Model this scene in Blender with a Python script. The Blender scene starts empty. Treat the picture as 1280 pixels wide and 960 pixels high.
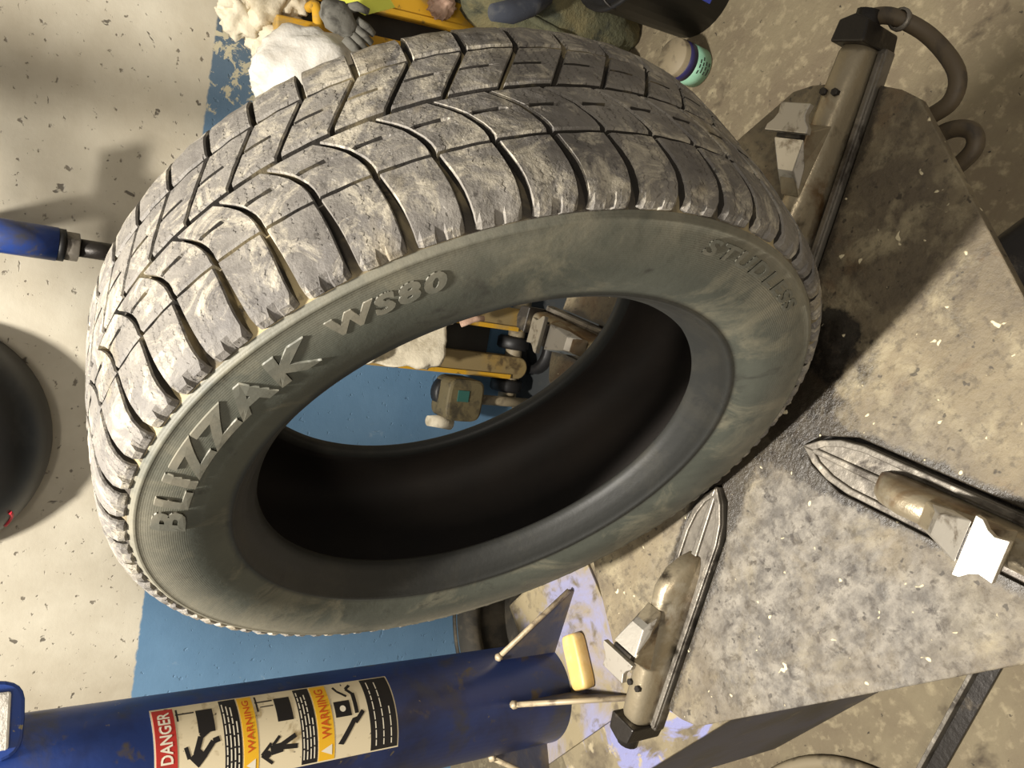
import bpy, bmesh, math, random
from mathutils import Vector, Matrix, noise

PI = math.pi
R = math.radians
random.seed(7)
C = bpy.context.scene.collection
sc = bpy.context.scene

# ------------------------------------------------------------------ camera, world, lights, exposure
cam_d = bpy.data.cameras.new('camera')
cam_d.sensor_width = 36.0
cam_d.lens = 1011.35 / 1280 * 36
cam_d.clip_start = 0.02
cam = bpy.data.objects.new('camera', cam_d)
C.objects.link(cam)
RX = Vector((0.4880, -0.3274, -0.8091)); DY = Vector((-0.6407, -0.7639, -0.0774)); FZ = Vector((-0.5927, 0.5562, -0.5825))
rot = Matrix((RX, -DY, -FZ)).transposed()
cam.matrix_world = Matrix.Translation((0.4421, -0.3996, 0.7560)) @ rot.to_4x4()
sc.camera = cam

w = bpy.data.worlds.new('world'); sc.world = w; w.use_nodes = True
bg = w.node_tree.nodes['Background']
bg.inputs[0].default_value = (1.0, 0.94, 0.86, 1); bg.inputs[1].default_value = 0.30

def area_light(name, loc, target, size, size_y, energy, col):
    d = bpy.data.lights.new(name, 'AREA'); d.shape = 'RECTANGLE'; d.size = size; d.size_y = size_y
    d.energy = energy; d.color = col
    o = bpy.data.objects.new(name, d); C.objects.link(o); o.location = loc
    o.rotation_euler = (Vector(target) - Vector(loc)).to_track_quat('-Z', 'Y').to_euler()
    return o
area_light('ceiling_lamp', (-0.46, -0.34, 2.15), (-0.40, -0.1, 0), 0.16, 0.16, 110, (1.0, 0.94, 0.85))
area_light('second_ceiling_lamp', (1.3, -2.2, 2.3), (0, 0, 0), 1.0, 0.3, 30, (1.0, 0.90, 0.76))

vs = sc.view_settings
vs.view_transform = 'Standard'; vs.look = 'None'; vs.gamma = 1; vs.use_curve_mapping = False
vs.exposure = 0.0

# ------------------------------------------------------------------ helpers
def S(r, g, b):
    f = lambda c: (c / 255 / 12.92) if c / 255 <= 0.04045 else ((c / 255 + 0.055) / 1.055) ** 2.4
    return (f(r), f(g), f(b), 1)

class NT:
    def __init__(s, name):
        s.m = bpy.data.materials.new(name); s.m.use_nodes = True
        s.t = s.m.node_tree; s.b = s.t.nodes['Principled BSDF']; s.n = s.t.nodes; s.l = s.t.links
    def node(s, typ, **kw):
        n = s.n.new(typ)
        for k, v in kw.items(): setattr(n, k, v)
        return n
    def link(s, a, b): s.l.new(a, b)
    def math(s, op, a, b=None, c=None):
        n = s.node('ShaderNodeMath', operation=op)
        for i, x in enumerate((a, b, c)):
            if x is None: continue
            if hasattr(x, 'is_linked') or hasattr(x, 'links'): s.link(x, n.inputs[i])
            else: n.inputs[i].default_value = x
        return n.outputs[0]
    def noise(s, co, scale, detail=4, rough=.6, dist=0, off=(0, 0, 0)):
        mp = s.node('ShaderNodeMapping'); mp.inputs['Location'].default_value = off; s.link(co, mp.inputs[0])
        n = s.node('ShaderNodeTexNoise'); n.inputs['Scale'].default_value = scale
        n.inputs['Detail'].default_value = detail; n.inputs['Roughness'].default_value = rough
        n.inputs['Distortion'].default_value = dist; s.link(mp.outputs[0], n.inputs['Vector'])
        return n.outputs[0]
    def ramp(s, v, lo, hi):
        n = s.node('ShaderNodeMapRange'); n.clamp = True
        n.inputs[1].default_value = lo; n.inputs[2].default_value = hi; s.link(v, n.inputs[0])
        return n.outputs[0]
    def mix(s, fac, a, b):
        n = s.node('ShaderNodeMix', data_type='RGBA')
        for sock, x in ((n.inputs[0], fac), (n.inputs[6], a), (n.inputs[7], b)):
            if isinstance(x, (tuple, list, float, int)): sock.default_value = x
            else: s.link(x, sock)
        return n.outputs[2]
    def bump(s, h, strength=.4, dist=.002, prev=None):
        n = s.node('ShaderNodeBump'); n.inputs['Strength'].default_value = strength
        n.inputs['Distance'].default_value = dist; s.link(h, n.inputs['Height'])
        if prev is not None: s.link(prev, n.inputs['Normal'])
        return n.outputs[0]

_seed = [0]
def mat(name, base, layers=(), rough=.7, metal=0.0, bump=(), coord='P', rough_layers=()):
    """base colour, layers (colour, scale, lo, hi[, detail, distortion]) by noise; bump (scale, strength, distance)"""
    k = NT(name)
    g = k.node('ShaderNodeNewGeometry') if coord == 'P' else None
    co = g.outputs['Position'] if g else k.node('ShaderNodeTexCoord').outputs['Object']
    col = base; rv = None
    for L in layers:
        _seed[0] += 1
        c, sc_, lo, hi = L[:4]; det = L[4] if len(L) > 4 else 5; di = L[5] if len(L) > 5 else .3
        f = k.ramp(k.noise(co, sc_, det, .6, di, (_seed[0] * 1.7, _seed[0] * .9, _seed[0] * 2.3)), lo, hi)
        col = k.mix(f, col, c)
        if len(L) > 6:
            r0 = rv if rv is not None else rough
            n = k.node('ShaderNodeMix', data_type='FLOAT'); k.link(f, n.inputs[0])
            if isinstance(r0, float): n.inputs[2].default_value = r0
            else: k.link(r0, n.inputs[2])
            n.inputs[3].default_value = L[6]; rv = n.outputs[0]
    if isinstance(col, tuple): k.b.inputs['Base Color'].default_value = col
    else: k.link(col, k.b.inputs['Base Color'])
    if rv is not None: k.link(rv, k.b.inputs['Roughness'])
    else: k.b.inputs['Roughness'].default_value = rough
    k.b.inputs['Metallic'].default_value = metal
    nrm = None
    for bsc, st, di in bump:
        nrm = k.bump(k.noise(co, bsc, 5, .6), st, di, nrm)
    if nrm is not None: k.link(nrm, k.b.inputs['Normal'])
    return k.m

class MB:
    def __init__(s): s.v = []; s.f = []; s.sm = []
    def add(s, vs_, fs, smooth=False):
        o = len(s.v); s.v += [Vector(p) for p in vs_]; s.f += [[i + o for i in f] for f in fs]; s.sm += [smooth] * len(fs); return s
    def box(s, c, d, rz=0, m=None):
        x, y, z = (q / 2 for q in d)
        P = [Vector((a, b, e)) for a in (-x, x) for b in (-y, y) for e in (-z, z)]
        if rz: P = [Matrix.Rotation(rz, 3, 'Z') @ p for p in P]
        if m is not None: P = [m @ p for p in P]
        P = [p + Vector(c) for p in P]
        return s.add(P, [(0, 1, 3, 2), (4, 6, 7, 5), (0, 4, 5, 1), (2, 3, 7, 6), (0, 2, 6, 4), (1, 5, 7, 3)])
    def prism(s, poly, z0, z1, m=None):
        n = len(poly); P = [Vector((x, y, z0)) for x, y in poly] + [Vector((x, y, z1)) for x, y in poly]
        if m is not None: P = [m @ p for p in P]
        return s.add(P, [list(range(n))[::-1], list(range(n, 2 * n))] + [(i, (i + 1) % n, n + (i + 1) % n, n + i) for i in range(n)])
    def cyl(s, a, b, r0, r1=None, n=20, cap=True):
        a, b = Vector(a), Vector(b); r1 = r0 if r1 is None else r1
        q = (b - a).to_track_quat('Z', 'Y'); P = []
        for p, r in ((a, r0), (b, r1)):
            P += [p + q @ Vector((r * math.cos(2 * PI * i / n), r * math.sin(2 * PI * i / n), 0)) for i in range(n)]
        s.add(P, [(i, (i + 1) % n, n + (i + 1) % n, n + i) for i in range(n)], True)
        if cap: o = len(s.v) - 2 * n; s.f += [[o + i for i in range(n)][::-1], [o + n + i for i in range(n)]]; s.sm += [False, False]
        return s
    def loft(s, rings, cap=True, closed=True, smooth=True):
        n = len(rings[0]); P = [p for r in rings for p in r]; F = []
        for k in range(len(rings) - 1):
            for i in range(n if closed else n - 1):
                j = (i + 1) % n; F.append((k * n + i, k * n + j, (k + 1) * n + j, (k + 1) * n + i))
        s.add(P, F, smooth)
        if cap: o = len(s.v) - len(P); s.f += [[o + i for i in range(n)][::-1], [o + len(P) - n + i for i in range(n)]]; s.sm += [False, False]
        return s
    def lathe(s, prof, n=48, axis='Z', closed=False, c=(0, 0, 0)):
        rings = []
        for r, h in prof:
            ring = []
            for i in range(n):
                a = 2 * PI * i / n
                p = (r * math.cos(a), r * math.sin(a), h) if axis == 'Z' else (r * math.cos(a), h, r * math.sin(a))
                ring.append(Vector(p) + Vector(c))
            rings.append(ring)
        if closed: rings.append(rings[0])
        return s.loft(rings, cap=False)
    def tube(s, path, r, n=12, taper=None):
        path = [Vector(p) for p in path]; rings = []; q0 = None
        for i, p in enumerate(path):
            t = (path[min(i + 1, len(path) - 1)] - path[max(i - 1, 0)]).normalized()
            if q0 is None: q = t.to_track_quat('Z', 'Y')
            else: q = (q0 @ Vector((0, 0, 1))).rotation_difference(t) @ q0
            q0 = q; rr = r if taper is None else r * taper[i]
            rings.append([p + q @ Vector((rr * math.cos(2 * PI * k / n), rr * math.sin(2 * PI * k / n), 0)) for k in range(n)])
        return s.loft(rings)
    def blob(s, c, rad, nu=28, nv=18, amp=.0, fr=5, seed=0, m=None, fn=None):
        P = []; F = []
        for j in range(nv + 1):
            ph = PI * j / nv - PI / 2
            for i in range(nu):
                a = 2 * PI * i / nu; d = Vector((math.cos(ph) * math.cos(a), math.cos(ph) * math.sin(a), math.sin(ph)))
                k = 1 + amp * noise.fractal(d * fr * .5 + Vector((seed * 3.1, seed, 0)), .7, 2.1, 4)
                p = Vector((d.x * rad[0], d.y * rad[1], d.z * rad[2])) * k
                if fn: p = fn(p)
                if m is not None: p = m @ p
                P.append(p + Vector(c))
        for j in range(nv):
            for i in range(nu): F.append((j * nu + i, j * nu + (i + 1) % nu, (j + 1) * nu + (i + 1) % nu, (j + 1) * nu + i))
        return s.add(P, F, True)
    def mesh(s, name):
        me = bpy.data.meshes.new(name); me.from_pydata([tuple(p) for p in s.v], [], s.f); me.update()
        me.polygons.foreach_set('use_smooth', s.sm)
        bm = bmesh.new(); bm.from_mesh(me); bmesh.ops.recalc_face_normals(bm, faces=bm.faces); bm.to_mesh(me); bm.free()
        return me
    def build(s, name, m, parent=None, bevel=0, sub=0):
        o = bpy.data.objects.new(name, s.mesh(name)); C.objects.link(o); o.data.materials.append(m)
        if parent is not None: o.parent = parent
        if bevel:
            b = o.modifiers.new('bevel', 'BEVEL'); b.width = bevel; b.segments = 2; b.limit_method = 'ANGLE'; b.angle_limit = R(35)
        if sub:
            b = o.modifiers.new('sub', 'SUBSURF'); b.levels = sub; b.render_levels = sub
        return o

def tag(o, label, cat, group=None, kind=None):
    if label: o['label'] = label
    if cat: o['category'] = cat
    if group: o['group'] = group
    if kind: o['kind'] = kind
    return o
def thing(name, label, cat, loc=(0, 0, 0), rz=0, group=None):
    o = bpy.data.objects.new(name, None); C.objects.link(o); o.empty_display_size = .05
    o.location = loc; o.rotation_euler = (0, 0, rz)
    return tag(o, label, cat, group)
def dup(root, parent=None):
    r = root.copy(); C.objects.link(r); r.parent = parent
    for ch in list(root.children): dup(ch, r)
    return r
def struct(o): o['kind'] = 'structure'; return o

FLOOR = -0.68
WA = Vector((-0.393, 1.464, 0)); WT = Vector((.770, .638, 0)); WN = Vector((.638, -.770, 0)); WROT = math.atan2(.638, .770)
def wp(u, d, z=FLOOR): return WA + WT * u + WN * d + Vector((0, 0, z))

# ------------------------------------------------------------------ materials
def wall_material():
    k = NT('painted_plaster_wall')
    co = k.node('ShaderNodeTexCoord').outputs['Object']
    sx = k.node('ShaderNodeSeparateXYZ'); k.link(co, sx.inputs[0])
    # plaster with dark pits
    pl = k.mix(k.ramp(k.noise(co, 3.2, 5), .35, .7), S(210, 203, 184), S(176, 166, 145))
    pit = k.ramp(k.noise(co, 55, 3, .55), .64, .70)
    pit2 = k.ramp(k.noise(co, 24, 3, .6, .4, (3, 1, 4)), .672, .70)
    pl = k.mix(k.math('MULTIPLY', pit, .75), pl, S(84, 74, 62)); pl = k.mix(k.math('MULTIPLY', pit2, .8), pl, S(62, 54, 46))
    # blue dado paint
    bl = k.mix(k.ramp(k.noise(co, 2.5, 4, .6, 0, (8, 2, 1)), .3, .75), S(112, 148, 180), S(90, 126, 158))
    scr = k.ramp(k.noise(co, 60, 3, .6, 0, (1, 9, 4)), .70, .76)
    bl = k.mix(k.math('MULTIPLY', scr, .6), bl, S(58, 76, 96))
    streak = k.ramp(k.noise(co, 9, 6, .75, 1.2, (5, 5, 2)), .62, .68)
    bl = k.mix(k.math('MULTIPLY', streak, .25), bl, S(190, 200, 205))
    # flaking paint in the corner behind the rag
    near = k.ramp(sx.outputs[0], -0.42, 0.0)
    fl = k.math('ADD', k.noise(co, 26, 6, .7, .5, (2, 7, 7)), k.math('MULTIPLY', near, .26))
    flk = k.ramp(fl, .70, .74)
    bl = k.mix(flk, k.mix(near, bl, S(86, 98, 108)), S(196, 188, 160))
    edge = k.math('ADD', sx.outputs[2], k.math('MULTIPLY', k.math('SUBTRACT', k.noise(co, 40, 2), .5), .012))
    f = k.ramp(edge, .299, .303)
    k.link(k.mix(f, bl, pl), k.b.inputs['Base Color'])
    k.b.inputs['Roughness'].default_value = .55
    k.link(k.bump(k.noise(co, 18, 6, .65), .35, .004, k.bump(k.math('MULTIPLY', k.math('MAXIMUM', pit, pit2), -1.0), .5, .003)), k.b.inputs['Normal'])
    return k.m

def turntable_material():
    k = NT('greasy_worn_steel')
    g = k.node('ShaderNodeNewGeometry'); co = g.outputs['Position']
    n = lambda sc_, lo, hi, off, det=5, di=.4: k.ramp(k.noise(co, sc_, det, .65, di, off), lo, hi)
    col = k.mix(n(7, .38, .62, (1, 2, 3)), S(126, 114, 90), S(94, 84, 68))
    col = k.mix(n(16, .50, .66, (4, 1, 1), 6), col, S(150, 139, 112))
    col = k.mix(n(4.5, .56, .68, (7, 1, 9)), col, S(108, 82, 54))
    sx = k.node('ShaderNodeSeparateXYZ'); k.link(co, sx.inputs[0])
    # grey scraped zone between the two front jaws
    vm = k.node('ShaderNodeVectorMath', operation='DISTANCE'); k.link(co, vm.inputs[0]); vm.inputs[1].default_value = (-0.05, -0.22, 0)
    zone = k.ramp(k.math('ADD', vm.outputs['Value'], k.math('MULTIPLY', k.noise(co, 12, 5), .2)), .36, .2)
    grey = k.mix(n(48, .40, .62, (9, 3, 3), 9, .1), S(92, 87, 80), S(136, 130, 119))
    grey = k.mix(n(60, .55, .66, (3, 9, 3), 6), grey, S(64, 58, 52))
    col = k.mix(k.math('MULTIPLY', zone, n(9, .3, .5, (2, 2, 8))), col, grey)
    # grease pushed aside along the four slots
    cj, sj = math.cos(R(31)), math.sin(R(31))
    al = k.math('ABSOLUTE', k.math('ADD', k.math('MULTIPLY', sx.outputs[0], cj), k.math('MULTIPLY', sx.outputs[1], sj)))
    ac = k.math('ABSOLUTE', k.math('SUBTRACT', k.math('MULTIPLY', sx.outputs[1], cj), k.math('MULTIPLY', sx.outputs[0], sj)))
    gd = k.math('ADD', k.math('MINIMUM', al, ac), k.math('MULTIPLY', k.math('SUBTRACT', k.noise(co, 26, 7, .75), .5), .035))
    grease = k.ramp(gd, .040, .034)
    # wet oil around hub, with tire shade put into its dark colour
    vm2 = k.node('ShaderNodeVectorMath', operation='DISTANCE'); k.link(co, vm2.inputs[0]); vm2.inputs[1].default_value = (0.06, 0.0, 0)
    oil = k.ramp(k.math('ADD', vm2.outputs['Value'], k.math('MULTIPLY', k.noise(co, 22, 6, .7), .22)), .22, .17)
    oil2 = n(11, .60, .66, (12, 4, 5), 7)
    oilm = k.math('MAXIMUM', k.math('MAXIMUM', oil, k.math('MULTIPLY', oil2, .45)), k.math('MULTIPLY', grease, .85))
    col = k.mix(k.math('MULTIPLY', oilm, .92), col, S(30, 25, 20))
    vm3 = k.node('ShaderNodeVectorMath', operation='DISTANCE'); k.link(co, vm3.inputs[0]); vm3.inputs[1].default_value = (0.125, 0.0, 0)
    oil_shadow = k.ramp(k.math('ADD', vm3.outputs['Value'], k.math('MULTIPLY', k.noise(co, 30, 5, .6), .05)), .068, .062)  # oil stain with the tire's double shadow painted in
    col = k.mix(k.math('MULTIPLY', oil_shadow, .92), col, S(22, 19, 16))
    fine = n(95, .52, .64, (15, 3, 6), 6, 0)
    col = k.mix(k.math('MULTIPLY', fine, .5), col, S(62, 54, 44))
    spots = n(75, .66, .70, (5, 15, 5), 2, 0)
    col = k.mix(k.math('MULTIPLY', spots, .7), col, S(40, 34, 28))
    lump = n(55, .685, .71, (2, 5, 11), 2, .2)
    col = k.mix(lump, col, S(214, 202, 168))
    k.link(col, k.b.inputs['Base Color'])
    rr = k.node('ShaderNodeMix', data_type='FLOAT'); k.link(oilm, rr.inputs[0]); rr.inputs[2].default_value = .62; rr.inputs[3].default_value = .30
    k.link(rr.outputs[0], k.b.inputs['Roughness'])
    h = k.math('ADD', k.noise(co, 30, 7, .7), k.math('MULTIPLY', lump, .35))
    k.link(k.bump(k.noise(co, 160, 4, .7), .5, .002, k.bump(h, .55, .004)), k.b.inputs['Normal'])
    return k.m

def rubber_tread_material(sipes=True):
    k = NT('dusty_tread_rubber')
    co = k.node('ShaderNodeNewGeometry').outputs['Position']
    col = k.mix(k.ramp(k.noise(co, 14, 6, .7, .4), .35, .62), S(96, 92, 88), S(132, 127, 119))
    col = k.mix(k.ramp(k.noise(co, 34, 7, .75, .8, (4, 4, 1)), .50, .64), col, S(180, 172, 154))
    col = k.mix(k.ramp(k.noise(co, 8, 4, .6, .3, (9, 4, 1)), .58, .70), col, S(150, 138, 112))
    col = k.mix(k.math('MULTIPLY', k.ramp(k.noise(co, 90, 4, .7, .3, (1, 4, 8)), .60, .70), .7), col, S(60, 55, 50))
    nrm = k.bump(k.noise(co, 140, 5, .75), .5, .0016, k.bump(k.noise(co, 40, 5, .7), .5, .003))
    if sipes:
        uv = k.node('ShaderNodeUVMap'); sx = k.node('ShaderNodeSeparateXYZ'); k.link(uv.outputs[0], sx.inputs[0])
        zz = k.math('PINGPONG', sx.outputs[1], .0022)
        a = k.math('ADD', sx.outputs[0], k.math('MULTIPLY', zz, .7))
        fr = k.math('FRACT', k.math('DIVIDE', a, .0062))
        cut = k.math('LESS_THAN', fr, .16)
        broken = k.ramp(k.noise(co, 48, 3, .6, 0, (6, 6, 2)), .50, .56)
        cut = k.math('MULTIPLY', cut, broken)
        col = k.mix(k.math('MULTIPLY', cut, .4), col, S(50, 46, 42))
        nrm = k.bump(k.math('MULTIPLY', cut, -1.0), .7, .002, nrm)
    k.link(col, k.b.inputs['Base Color']); k.link(nrm, k.b.inputs['Normal']); k.b.inputs['Roughness'].default_value = .68
    return k.m

def sidewall_material():
    k = NT('dirty_sidewall_rubber')
    tc = k.node('ShaderNodeTexCoord').outputs['Object']
    co = k.node('ShaderNodeNewGeometry').outputs['Position']
    col = k.mix(k.ramp(k.noise(co, 6, 6, .65, .6), .35, .68), S(62, 65, 58), S(84, 87, 78))
    col = k.mix(k.ramp(k.noise(co, 11, 6, .7, 1.0, (4, 2, 2)), .52, .68), col, S(112, 109, 93))
    col = k.mix(k.ramp(k.noise(co, 20, 5, .7, .5, (8, 2, 2)), .58, .70), col, S(50, 50, 46))
    # fine concentric moulding lines
    sx = k.node('ShaderNodeSeparateXYZ'); k.link(tc, sx.inputs[0])
    zc = k.math('SUBTRACT', sx.outputs[2], .33)
    rad = k.math('SQRT', k.math('ADD', k.math('MULTIPLY', sx.outputs[0], sx.outputs[0]), k.math('MULTIPLY', zc, zc)))
    # dust next to the tread, strengthened to paint lamplight on the outer sidewall
    lit_dust = k.math('MULTIPLY', k.ramp(rad, .262, .305), k.ramp(k.noise(co, 4.5, 6, .7, .4, (1, 1, 6)), .34, .60))
    col = k.mix(k.math('MULTIPLY', lit_dust, .75), col, S(146, 140, 122))
    col = k.mix(k.math('MULTIPLY', k.ramp(rad, .237, .231), .9), col, S(30, 30, 29))      # clean black rubber of the bead
    k.link(col, k.b.inputs['Base Color'])
    ring = k.math('SINE', k.math('MULTIPLY', rad, 2 * PI / .0016))
    ring = k.math('MULTIPLY', ring, k.ramp(rad, .262, .268))
    k.link(k.bump(k.noise(co, 90, 5, .7), .35, .0012, k.bump(ring, .10, .0004)), k.b.inputs['Normal'])
    k.b.inputs['Roughness'].default_value = .58
    return k.m

m_wall = wall_material()
m_floor = mat('dirty_concrete_floor', S(128, 117, 93), [(S(112, 100, 80), 5, .40, .62), (S(152, 140, 113), 38, .52, .68, 9, .0), (S(74, 64, 50), 9, .62, .72), (S(50, 44, 36), 70, .68, .74, 3)],
              rough=.8, bump=[(45, .55, .006), (150, .4, .003)])
m_table = turntable_material()
m_tread = rubber_tread_material(True)
m_groove = mat('dust_filled_groove', S(62, 56, 48), [(S(176, 160, 122), 10, .46, .60, 5, .5), (S(60, 54, 46), 40, .56, .64)], rough=.85, bump=[(120, .5, .002)])
m_wallgroove = mat('groove_wall_rubber', S(48, 44, 39), [(S(140, 128, 100), 12, .54, .66, 5, .4)], rough=.85, bump=[(120, .5, .002)])
m_side = sidewall_material()
m_inner = mat('inner_liner_rubber', S(38, 33, 29), [(S(50, 43, 37), 6, .4, .65)], rough=.7, bump=[(60, .2, .002)])
m_letter = mat('raised_letter_rubber', S(98, 98, 88), [(S(126, 121, 106), 14, .42, .62)], rough=.55, bump=[(120, .3, .001)])
m_cast = mat('worn_cast_steel', S(160, 148, 124), [(S(112, 86, 56), 11, .52, .64, 5, .4), (S(66, 58, 48), 16, .57, .68), (S(184, 176, 158), 18, .58, .70)], rough=.36, metal=.55, bump=[(60, .35, .003), (200, .25, .001)])
m_slide = mat('oily_slide_steel', S(122, 116, 106), [(S(70, 64, 57), 26, .50, .64, 6), (S(160, 152, 138), 30, .58, .68, 6)], rough=.42, metal=.45, bump=[(90, .4, .002)])
m_bright = mat('bright_worn_steel', S(196, 190, 178), [(S(130, 120, 106), 50, .54, .66)], rough=.42, metal=.8, bump=[(150, .2, .001)])
m_dark = mat('black_greasy_steel', S(42, 38, 34), [(S(84, 76, 64), 24, .56, .68)], rough=.4, metal=.4, bump=[(90, .4, .002)])
m_blue = mat('chipped_blue_paint', S(44, 72, 146), [(S(30, 42, 84), 7, .46, .66), (S(74, 76, 88), 10, .53, .66, 6), (S(104, 96, 84), 18, .60, .68, 6), (S(150, 140, 110), 60, .70, .74, 3)], rough=.38, bump=[(70, .15, .002)])
m_cab = mat('muddy_blue_cabinet_top', S(128, 117, 92), [(S(88, 78, 62), 14, .46, .62, 8), (S(128, 130, 170), 6.5, .56, .60, 6, .8), (S(160, 148, 120), 34, .58, .66, 8)], rough=.75, bump=[(36, .6, .006), (120, .4, .003)])
m_plate = mat('dusty_lavender_plate', S(134, 134, 164), [(S(138, 126, 98), 7, .40, .51, 7, .6), (S(98, 88, 70), 24, .54, .66, 7)], rough=.65, bump=[(60, .4, .003)])
m_navy = mat('dark_blue_cabinet', S(58, 62, 84), [(S(46, 44, 44), 5, .45, .65), (S(92, 86, 78), 14, .58, .68)], rough=.5, bump=[(60, .2, .002)])
m_gusset = mat('dusty_blue_gusset', S(66, 68, 82), [(S(104, 92, 74), 12, .46, .6)], rough=.6, bump=[(80, .3, .002)])
m_edge = mat('bare_worn_edge', S(184, 168, 138), [(S(120, 106, 88), 40, .5, .64)], rough=.5, metal=.2)
m_soap = mat('yellow_soap', S(226, 188, 112), [(S(236, 206, 142), 30, .45, .65)], rough=.45, bump=[(120, .2, .001)])
m_hose = mat('dusty_brown_rubber_hose', S(86, 74, 56), [(S(60, 52, 42), 30, .5, .65)], rough=.6, bump=[(120, .3, .001)])
m_blackrubber = mat('satin_black_rubber', S(38, 38, 38), [(S(60, 60, 58), 9, .5, .7)], rough=.42, bump=[(90, .12, .001)])
m_yellow = mat('chipped_yellow_paint', S(206, 158, 42), [(S(168, 140, 84), 10, .50, .62, 6), (S(92, 78, 50), 24, .62, .70)], rough=.5, bump=[(60, .2, .002)])
m_dirtyyellow = mat('dust_covered_yellow_paint', S(150, 124, 70), [(S(140, 122, 84), 8, .36, .52, 6), (S(92, 76, 50), 20, .57, .68)], rough=.6, bump=[(60, .25, .002)])
m_axle = mat('dusty_grey_axle', S(140, 128, 104), [(S(90, 80, 64), 18, .5, .64)], rough=.6)
m_olive = mat('olive_hub_casting', S(98, 88, 62), [(S(62, 56, 42), 20, .5, .62)], rough=.6, bump=[(70, .3, .003)])
m_cloth = mat('off_white_cotton', S(216, 206, 182), [(S(170, 158, 132), 12, .52, .66)], rough=.9, bump=[(90, .5, .004), (300, .3, .001)])
m_white = mat('white_plastic_bag', S(236, 232, 222), [(S(210, 202, 186), 10, .5, .7)], rough=.45, bump=[(30, .4, .01)])
m_greycloth = mat('grey_glove_fabric', S(112, 110, 102), [(S(70, 68, 62), 30, .5, .65)], rough=.9, bump=[(160, .5, .002)])
m_paper = mat('fluorescent_yellow_paper', S(226, 230, 92), rough=.7)
m_sack = mat('olive_canvas', S(92, 92, 70), [(S(120, 112, 80), 8, .46, .62, 7), (S(64, 66, 54), 14, .55, .66)], rough=.9, bump=[(40, .6, .01), (180, .5, .003)])
m_black = mat('black_plastic', S(26, 25, 25), [(S(40, 39, 38), 12, .5, .7)], rough=.5)
m_mint = mat('mint_green_label', S(142, 188, 160), [(S(120, 166, 142), 20, .5, .7)], rough=.4)
m_navylabel = mat('navy_label_band', S(42, 38, 82), rough=.4)
m_white_lab = mat('white_label_stock', S(226, 212, 178), [(S(166, 146, 106), 22, .58, .68, 6), (S(70, 62, 52), 90, .68, .73, 3)], rough=.5)
m_ink = mat('black_ink', S(30, 27, 26), rough=.5)
m_red = mat('red_ink', S(188, 48, 40), [(S(110, 62, 52), 30, .55, .65)], rough=.5)
m_yel = mat('yellow_ink', S(238, 184, 40), rough=.5)
m_orange = mat('orange_ink', S(206, 90, 24), rough=.5)
m_paleink = mat('pale_ink', S(236, 228, 206), rough=.5)
m_pink = mat('pinkish_cloth', S(206, 172, 150), [(S(160, 130, 110), 30, .5, .65)], rough=.9, bump=[(120, .4, .002)])
m_oldtire = mat('dusty_old_tire_rubber', S(70, 66, 58), [(S(118, 108, 90), 9, .45, .64, 6)], rough=.75, bump=[(60, .4, .004)])
m_redmark = mat('red_mark', S(196, 40, 56), rough=.5)
m_bluecan = mat('blue_can_paint', S(48, 62, 150), rough=.4)
m_slate = mat('dark_slate_sheet', S(44, 47, 48), [(S(56, 55, 51), 12, .55, .7)], rough=.8)
m_sleeve = mat('dark_blue_grey_fabric', S(54, 58, 68), [(S(78, 80, 84), 20, .5, .65)], rough=.9, bump=[(120, .4, .002)])
m_teal = mat('teal_sticker', S(46, 92, 84), rough=.5)

# ------------------------------------------------------------------ setting
fl = MB().box((-0.3, 0, FLOOR - .05), (9, 9, .1)).build('floor', m_floor); struct(fl); tag(fl, 'dirty brown concrete workshop floor', 'floor')
wl = MB().box((0, .06, 1.0), (9, .12, 3.6)).build('wall_back', m_wall); struct(wl)
wl.location = WA; wl.rotation_euler = (0, 0, WROT); tag(wl, 'pitted plaster wall with blue painted lower part', 'wall')

# ------------------------------------------------------------------ tyre changer
changer = thing('tire_changer', 'tire changer with greasy round cornered turntable and four clamping jaws', 'tire changer', (0, 0, FLOOR))
Z0 = -FLOOR        # turntable plane in local coordinates
JA = R(31)
def table_outline():
    out = []
    # circle of radius .37 cut by a square of apothem .308 turned 45 degrees against the jaws, with four open slots
    for q in range(4):
        az = JA + q * PI / 2
        def rad(a):
            d = (a - az + PI / 4) % (PI / 2) - PI / 4      # angle from the nearest jaw
            return min(.371, .308 / math.cos(PI / 4 - abs(d)))
        a0 = math.asin(.030 / .371)
        steps = 22
        # slot walls at start of this sector
        ca, sa = math.cos(az), math.sin(az)
        xi, hw = .085, .030
        def loc(x, y): return (x * ca - y * sa, x * sa + y * ca)
        xo = math.sqrt(.371 ** 2 - hw ** 2)
        out += [loc(xo, -hw), loc(.14, -hw), loc(.10, -.016), loc(xi, 0), loc(.10, .016), loc(.14, hw)]
        for i in range(steps + 1):
            a = az + a0 + (PI / 2 - 2 * a0) * i / steps
            r = rad(a); out.append((r * math.cos(a), r * math.sin(a)))
    return out
tt = MB().prism(table_outline(), Z0 - .014, Z0).build('turntable', m_table, changer, bevel=.0015)
tt['label'] = 'greasy mud-caked steel turntable plate'
MB().cyl((0, 0, Z0 - .03), (0, 0, Z0 - .014), .30, n=40).build('slide_guide', m_dark, changer)
MB().lathe([(.0, .02), (.17, .02), (.17, .2), (.11, .26), (.11, Z0 - .03)], 36).build('pedestal', m_navy, changer)

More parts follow.
